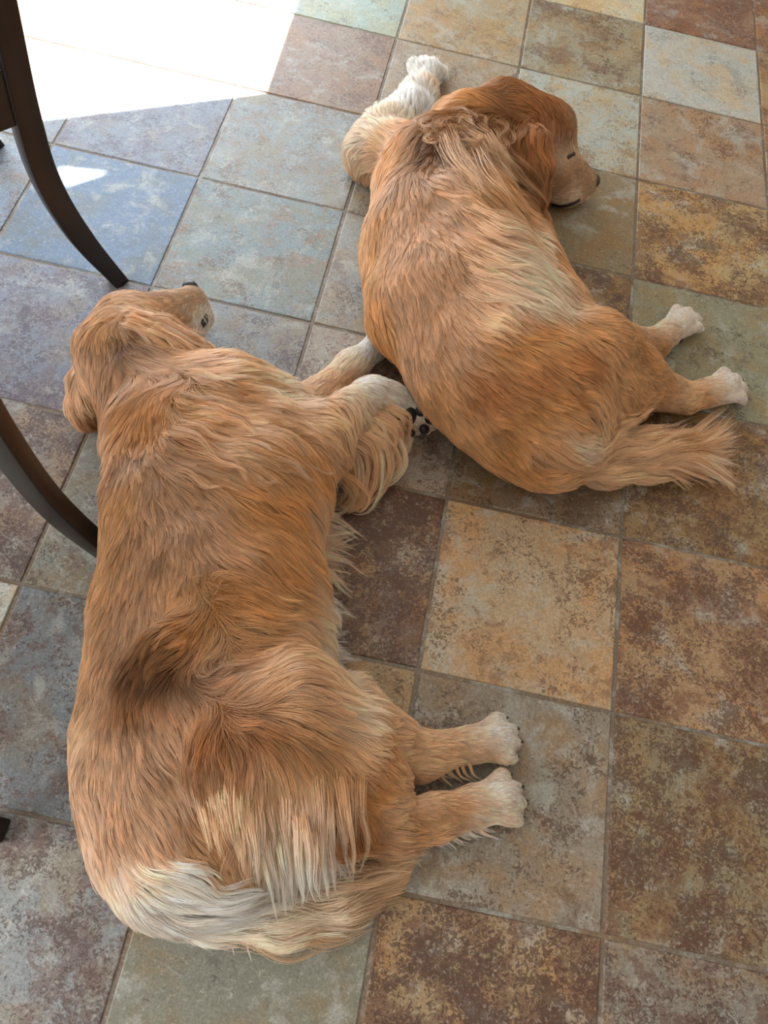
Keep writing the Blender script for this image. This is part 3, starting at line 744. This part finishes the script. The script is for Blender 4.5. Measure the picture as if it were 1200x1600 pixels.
    for k in range(30):      # long trousers behind the thigh
        t = k/29; x = 330+210*t+rr.uniform(-8, 8); y = 1240+20*math.sin(t*3)+rr.uniform(-14, 14)
        ln = 150-20*t+rr.uniform(-25, 15) if t > .2 else 110
        q = over(B, [(x, y), (x+6, y+ln*.35)], .06); z2 = q[1][2]
        sp.append((q+[(x+12+rr.uniform(-6, 8), y+ln*.75, z2*.72), (x+20+rr.uniform(-10, 10), y+ln*1.08, max(z2*.42, .2))], 110, .045, .022, 'g' if t > .75 else 'l', 'w' if .3 < t < .9 else 'c', .01))
    for k in range(46):      # wavy hair across the shoulders
        x = 270+rr.uniform(0, 190); y = 590+rr.uniform(0, 150); c_ = .10+(y-590)/150*.25
        sp.append((over(B, [(x, y), (x+22, y+22*c_+rr.uniform(-3, 3)), (x+46, y+46*c_*1.2+rr.uniform(-4, 4)), (x+68, y+68*c_*1.5+rr.uniform(-7, 7))], .045), 30, .05, .03, 'g', 'l' if k % 3 else 'c', .022))
    for k in range(22):      # wavy tresses along the upper ear
        y = rr.uniform(-16, 26); x = 200+rr.uniform(-6, 60)
        sp.append(([(x, 494+y*.5+(x-200)*.3, .60), (x+28, 502+y*.8+(x-200)*.3+rr.uniform(-5, 5), .585), (x+52, 520+y+(x-200)*.25, .54), (min(x+84, 334), 536+y*.9+(x-200)*.12, .46)], 45, .022, .016, 'l' if k % 2 else 'g', 'c' if k % 3 == 0 else 'l', .012))
    for k in range(24):      # fringe along the back of the shank and the underside of the foot
        t = k/23; x = 628+128*t; y = 1316-22*t
        sp.append(([(x-12, y-10, .16-.06*t), (x, y+3, .08), (x+20, y+12+rr.uniform(-4, 5), .03)], 34, .014, .012, 'l', 'w' if t > .3 else 'c', .004))
    for k in range(14):      # hock feathers
        x = 552+6*k; y = 1296+rr.uniform(-5, 5)
        sp.append(([(x, y, .2), (x+6, y+24, .1), (x+22+rr.uniform(-4, 8), y+48+rr.uniform(-6, 6), .03)], 40, .02, .012, 'g', 'c', .006))
    for k in range(14):      # behind the far hock
        x = 640+7*k; y = 1192
        sp.append(([(x, y, .1), (x+8, y+18, .06), (x+26, y+30+rr.uniform(-6, 6), .02)], 30, .015, .012, 'l', 'c', .004))
    P, C, r = locks(sp, 5); make_curves('feathering', P, C, r, root, HAIR)
    sp = []
    for k in range(46):      # tail plume
        t = k/45; i = t*4.2; q = [np.interp(i, range(6), [n_[m] for n_ in tl]) for m in range(3)]
        dx = 150 if t < .8 else 90; dn = (34 if t < .75 else 5)*rr.uniform(.1, 1.1)
        bend = -30*t*rr.uniform(.6, 1.3)
        tone = 'c' if t < .6 else 't'
        sp.append(([(q[0], q[1], q[2]+.04), (q[0]+dx*.35, q[1]+dn*.8+8, q[2]+.02), (q[0]+dx*.7, q[1]+dn+bend*.4+6, .06), (q[0]+dx, q[1]+dn*.9+bend, .03)], 90, .05, .035, tone, 'w' if t < .55 and k % 2 else tone, .012))
    for x, y in ((352, 1455), (378, 1462)):
        sp.append(([(x-10, y-40, .08), (x-4, y-15, .05), (x+4, y+10, .03), (x+14, y+38, .02)], 30, .012, .006, 'c', 'w', .004))
    P, C, r = locks(sp, 6); make_curves('tail_plume', P, C, r, root, HAIR)
    # nose leather, lip, whiskers, claws, pads
    a = U(292, 452, .29); d, sd, u = frame_from(U(301, 443, .28)-U(270, 470, .28), (0, 0, 1))
    nb = blob('nose', None, None, U(298, 450, .27), 1, NOSE, root, axes=[d*.042, sd*.052, u*.046], bump=lambda v: 1-.25*math.exp(-((abs(v[1])-.45)**2+(v[2]-.1)**2)/.03)*(v[0] > 0))
    v, f = sweep([B.hit(321, 492), B.hit(319, 500), B.hit(315, 508)], [.012, .024, .012], .016, (1, 0, 0)); link_mesh('lip', v, f, LIP, root)
    rng = np.random.RandomState(2); n = 16
    base = np.array([U(304+rng.uniform(-6, 6), 478+rng.uniform(-7, 7), .275) for _ in range(n)])
    dirs = np.array([[.10+.05*rng.rand(), -.04-.10*rng.rand(), .03*rng.randn()+.02] for _ in range(n)])
    K = 6; s = np.linspace(0, 1, K)[None, :, None]
    W_ = base[:, None]+dirs[:, None]*s+np.array([0, 0, -.03])*s**2
    make_curves('whiskers', W_, np.full((n, K, 3), .8), np.tile(.00028*(1-.7*np.linspace(0, 1, K)), (n, 1)), root, WHISK)
    for t in (tn, tf, tp): claws(t, root)
    # pads face the camera on the near forepaw
    view = CAM-U(650, 655, .16); view /= np.linalg.norm(view)
    d = U(672, 668, .13)-U(635, 640, .2); d /= np.linalg.norm(d); sdv = np.cross(view, d); sdv /= np.linalg.norm(sdv)
    def pad(px, py, z, a_, b_, c_=.022):
        blob('paw_pad', None, None, U(px, py, z), 1, PAD, root, axes=[d*a_, sdv*b_, view*c_])
    pad(636, 652, .235, .050, .062, .035); pad(656, 643, .245, .032, .03, .03); pad(672, 655, .22, .032, .028, .03); pad(663, 671, .18, .03, .028, .028); pad(642, 677, .17, .026, .026, .028)
    for px, py, z in ((790, 1274, .06), (790, 1180, .05)):
        blob('paw_pad', px, py, z, .03, PAD, root)
    return root

# ================================================================== dog 2, the upper one
def dog_upper():
    ctr = U(760, 480, 0); root = empty('dog', (ctr[0], ctr[1], 0))
    tag(root, 'golden retriever lying curled in the upper right, pale muzzle and black nose on the tiles', 'dog', 'golden retrievers asleep on the tiles')
    B = Body((.75, 1.55, -.03), (4.1, 5.75, 1.25))
    B.cap([(735, 225, .46, .27), (690, 290, .48, .36), (700, 380, .48, .44), (720, 470, .46, .46), (765, 560, .43, .45), (830, 630, .38, .43), (860, 690, .28, .27)], 1.10, .10)
    B.cap([(640, 300, .3, .22), (620, 400, .3, .18), (630, 500, .3, .2)], 1.0, .12)
    B.cap([(785, 350, .30, .22), (795, 420, .34, .27), (840, 500, .3, .28), (900, 560, .27, .24)], 1.0, .12)
    B.cap([(825, 350, .15, .14), (838, 400, .15, .15)], 1.0, .08)
    # thigh, hind legs
    B.cap([(860, 600, .45, .3), (930, 560, .36, .24), (985, 575, .24, .17)], 1.0, .10)
    B.cap([(930, 620, .33, .22), (1000, 600, .22, .145), (1045, 610, .13, .1)], 1.0, .08)
    B.cap([(1020, 612, .13, .11), (1070, 622, .1, .088), (1108, 614, .1, .08)], 1.0, .05)
    tn = paw(B, (1102, 614, .1), (1160, 600, .08), .10, .92)
    B.cap([(930, 520, .2, .15), (985, 540, .13, .11), (1020, 538, .1, .09), (1045, 520, .09, .078)], 1.0, .06)
    tf = paw(B, (1040, 523, .085), (1086, 490, .075), .094, .92)
    # foreleg stretched out beyond the chest
    B.cap([(640, 250, .27, .22), (586, 238, .17, .16), (606, 208, .16, .145), (640, 180, .14, .12), (656, 150, .11, .11), (664, 128, .09, .085)], 1.0, .12)
    tl_ = paw(B, (660, 140, .09), (671, 98, .075), .10)
    # neck, head
    B.cap([(735, 225, .46, .27), (790, 205, .42, .27), (842, 212, .36, .25)], 1.0, .09)
    B.cap([(850, 225, .30, .21), (868, 258, .24, .165), (895, 277, .17, .115), (915, 287, .135, .085)], 1.0, .07)
    B.cap([(845, 275, .16, .15), (885, 300, .1, .095), (905, 300, .08, .07)], 1.0, .05)
    B.cap([(872, 235, .38, .06), (885, 240, .32, .05)], 1.0, .05)      # brow
    B.cap([(818, 190, .60, .06), (828, 225, .585, .11), (836, 265, .49, .125), (834, 300, .40, .105), (828, 320, .30, .07)], 1.0, .015)   # ear
    tl = [(875, 700, .22, .15), (930, 715, .15, .13), (1000, 710, .11, .115), (1060, 705, .09, .08)]
    B.cap(tl, 1.0, .05)
    B.finish(); V, Q = B.mesh()
    g = [
     # head
     (915,282,-.9,-.2,.028,'t',.3),(895,270,-.9,-.1,.03,'t',.3),(880,290,-.9,.1,.035,'m',.3),(900,300,-.8,.3,.03,'c',.3),(860,280,-.8,.2,.05,'d',.3),(885,245,-.7,-.5,.03,'c',.3),(890,220,-.5,-.8,.05,'d',.4),
     (870,190,-.6,-.7,.07,'r',.4),(850,165,-.8,-.2,.08,'r',.4),(820,160,-.9,.2,.09,'d',.5),(850,210,-.3,.9,.10,'r',.4),(830,230,0,1,.13,'r',.4),(838,270,.0,1,.15,'d',.5),(830,305,0,1,.14,'r',.5),(812,270,-.1,1,.14,'k',.5),(855,250,.2,1,.08,'r',.4),
     (790,170,-.8,.3,.11,'d',.6),(795,210,-.3,1,.12,'d',.6),(800,250,.3,1,.12,'d',.6),
     # neck whorl
     (750,160,-.8,-.3,.12,'o',.7),(700,160,-.9,.1,.12,'o',.6),(760,190,-.2,.9,.13,'d',.9),(730,180,-.9,.6,.14,'d',.9),(700,200,-.7,.5,.13,'d',.8),(740,215,.7,.7,.14,'t',.9),(770,235,.7,.7,.14,'t',.8),(680,225,-.3,.9,.12,'k',.7),
     (720,235,.6,.8,.12,'k',.8),(770,270,.6,.9,.14,'o',.6),(800,300,.6,.9,.15,'g',.6),(650,195,-.8,.5,.11,'o',.5),
     # back, left edge
     (620,240,-.4,.9,.11,'o',.5),(590,290,-.15,1,.10,'l',.5),(580,360,0,1,.10,'g',.45),(582,430,.05,1,.10,'g',.45),(590,500,.1,1,.10,'o',.4),(610,560,.25,1,.09,'g',.4),
     (650,270,.1,1,.09,'m',.4),(640,340,.1,1,.07,'m',.35),(635,410,.12,1,.07,'m',.35),(640,480,.12,1,.07,'m',.35),(660,550,.25,1,.07,'m',.35),(690,620,.4,.95,.08,'g',.35),
     (700,280,.6,.8,.09,'m',.4),(690,340,.4,.9,.08,'m',.35),(690,410,.3,.95,.08,'m',.35),(695,480,.35,.95,.08,'m',.35),(720,540,.45,.9,.08,'m',.35),(760,610,.5,.85,.08,'r',.35),(740,680,.5,.8,.08,'g',.35),
     (750,310,.85,.5,.12,'g',.45),(750,370,.7,.75,.12,'m',.4),(750,430,.6,.8,.12,'m',.45),(760,490,.7,.7,.12,'l',.5),(790,540,.75,.6,.11,'o',.4),(830,590,.75,.6,.11,'r',.4),
     (800,350,.95,.25,.15,'l',.6),(835,375,1,.1,.15,'c',.7),(845,420,.9,.0,.15,'c',.7),(800,410,.95,.1,.15,'c',.6),(810,460,.9,.3,.15,'c',.6),(860,460,.95,.2,.14,'c',.6),(845,345,.5,.9,.08,'o',.3),(855,385,.3,.9,.07,'o',.3),
     (850,520,.85,.4,.13,'o',.4),(890,500,.8,.5,.12,'o',.4),(920,520,.8,.4,.12,'g',.5),(950,545,.8,.5,.10,'g',.4),(900,560,.8,.5,.12,'r',.4),(940,590,.8,.5,.12,'g',.5),(980,580,.8,.6,.08,'g',.4),
     (870,620,.8,.5,.12,'o',.5),(900,650,.9,.2,.12,'g',.5),(940,640,.7,.5,.12,'l',.5),(820,660,.7,.6,.09,'o',.4),(790,700,.6,.6,.08,'o',.4),(830,740,.7,.5,.08,'o',.4),(870,740,.9,.2,.09,'g',.5),(860,690,.8,.2,.12,'l',.5),
     # hind legs
     (1010,595,.9,.4,.07,'g',.4),(1040,605,1,.2,.05,'g',.3),(1070,620,1,0,.045,'l',.3),(1080,600,1,-.2,.04,'l',.3),(1120,605,1,-.1,.04,'c',.3),(1150,598,1,0,.018,'w',.3),(1100,630,1,0,.05,'g',.4),
     (980,530,.9,.2,.05,'g',.3),(1010,535,1,-.1,.045,'g',.3),(1010,560,.9,.2,.05,'o',.4),(1045,515,.9,-.4,.04,'c',.3),(1075,495,.9,-.4,.018,'w',.3),(1040,545,.8,.2,.05,'g',.4),
     # foreleg
     (560,230,-.5,.1,.11,'c',.8),(560,260,-.4,.6,.12,'l',.8),(590,200,-.3,-.5,.11,'c',.8),(605,225,-.3,-.5,.11,'l',.8),(620,185,.2,-.8,.10,'c',.8),(640,165,-.2,-.9,.11,'w',.9),(655,140,-.4,-.9,.09,'w',.9),(668,112,-.2,-1,.08,'w',.9),(680,130,.4,-.8,.05,'l',.5),(610,215,-.6,-.2,.10,'l',.5),
     # tail
     (885,705,.9,.3,.15,'c',.6),(940,715,1,.05,.2,'l',.7),(1000,715,1,.0,.24,'l',.8),(1050,712,1,.0,.24,'g',.8),
    ]
    Fd, vx = fields(B, g)
    body_object('body', B, Fd, vx, V, Q, root)
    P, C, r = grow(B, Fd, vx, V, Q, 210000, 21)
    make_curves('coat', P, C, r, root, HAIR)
    rr = random.Random(9); sp = []
    for k in range(110):      # tail brush fans out towards the tip
        t = (k % 55)/54; up = k >= 55
        q = [np.interp(t*3, range(4), [n_[m] for n_ in tl]) for m in range(3)]
        dy = (-72 if up else 66)*rr.uniform(.1, 1.0)*(.4+.6*t)
        ex = q[0]+(110-25*t)*rr.uniform(.75, 1.05)+(20 if t > .7 else 0); ex = min(ex+12, 1146)
        sp.append(([(q[0], q[1], q[2]+.05), (q[0]+(ex-q[0])*.35, q[1]+dy*.22, q[2]+.06), (q[0]+(ex-q[0])*.7, q[1]+dy*.62, .10), (ex, q[1]+dy, .04)], 85, .04, .03, 'l', 'l' if k % 3 else 'c', .010))
    for k in range(10):
        y = 715+2.2*k
        sp.append(([(1040, y-10, .1), (1080, y, .1), (1110, y+8, .07), (1138+rr.uniform(-8, 4), y+12+rr.uniform(-25, 25), .03)], 70, .04, .03, 'g', 'l', .01))
    P, C, r = locks(sp, 8); make_curves('tail_plume', P, C, r, root, HAIR)
    sp = []
    for k in range(16):      # ear tassels
        x = 812+3*k; y = 235+rr.uniform(-8, 8)
        sp.append(([(x, y, .56), (x+2, y+28, .50), (x+rr.uniform(-2, 4), y+56, .38), (x+rr.uniform(-4, 4), y+84+rr.uniform(-8, 6), .26)], 50, .022, .014, 'r', 'd', .008))
    for k in range(24):      # chest waves
        y = 345+5.5*k
        x0 = rr.uniform(-25, 10)
        sp.append((over(B, [(762+x0, y-18), (790+x0, y-6), (818+x0, y+rr.uniform(-4, 4)), (846+x0+.3*k, y+12+rr.uniform(-6, 6))], .06), 50, .045, .028, 'l', 'c', .022))
    for k in range(70):      # light curls of the neck whorl
        a = rr.uniform(0, 6.28); d0 = rr.uniform(4, 40); x = 722+d0*math.cos(a)*1.5; y = 204+d0*math.sin(a)*.6
        a2 = a+rr.uniform(.6, 1.3)
        sp.append((over(B, [(x, y), (x+10*math.cos(a2), y+8*math.sin(a2)), (x+22*math.cos(a2+.5), y+16*math.sin(a2+.5)), (x+28*math.cos(a2+1.1), y+24*math.sin(a2+1.1)+4)], .05), 12, .045, .035, 'd' if k % 2 else 'm', 'm' if k % 3 else 't', .02))
    for k in range(40):      # long wavy hair swept from the neck over the shoulder
        x = 690+rr.uniform(0, 95); y = 215+rr.uniform(-6, 26); dx = (x-690)*.25
        sp.append((over(B, [(x, y), (x+10+dx*.4, y+26), (x+26+dx, y+52), (x+44+dx*1.3, y+82+rr.uniform(-12, 10))], .045), 14, .065, .055, 'm', 't' if k % 2 else 'g', .02))
    for k in range(14):      # pale hairs by the tail root
        sp.append((over(B, [(842+2*k, 690+rr.uniform(-8, 8)), (868, 700+k), (896, 718+k), (930+rr.uniform(-8, 12), 730+k*.8)], .04), 26, .04, .03, 'g', 'l', .008))
    P, C, r = locks(sp, 9); make_curves('feathering', P, C, r, root, HAIR)
    d, sd, u = frame_from(U(935, 286, .15)-U(905, 275, .17), (0, 0, 1))
    blob('nose', None, None, U(928, 284, .155), 1, NOSE, root, axes=[d*.042, sd*.058, u*.05], bump=lambda v: 1-.3*math.exp(-((abs(v[1])-.5)**2+(v[2]-.0)**2)/.03)*(v[0] > 0))
    # closed eye and lip line
    v, f = sweep([B.hit(886, 246), B.hit(891, 243), B.hit(897, 240)], .010, .012, (0, 0, 1)); link_mesh('eyelid', v, f, LIP, root)
    pts = [p for p in (B.hit(x, y) for x, y in ((864, 319), (872, 321), (882, 321), (894, 318), (905, 312))) if p is not None]
    if len(pts) > 2:
        v, f = sweep(pts, .012, .012, (0, 0, 1)); link_mesh('lip', v, f, LIP, root)
    for t in (tn, tf, tl_): claws(t, root)
    blob('paw_pad', 1076, 516, .085, .035, PAD, root); blob('paw_pad', 1060, 530, .08, .03, PAD, root)
    return root
dog_lower()
dog_upper()
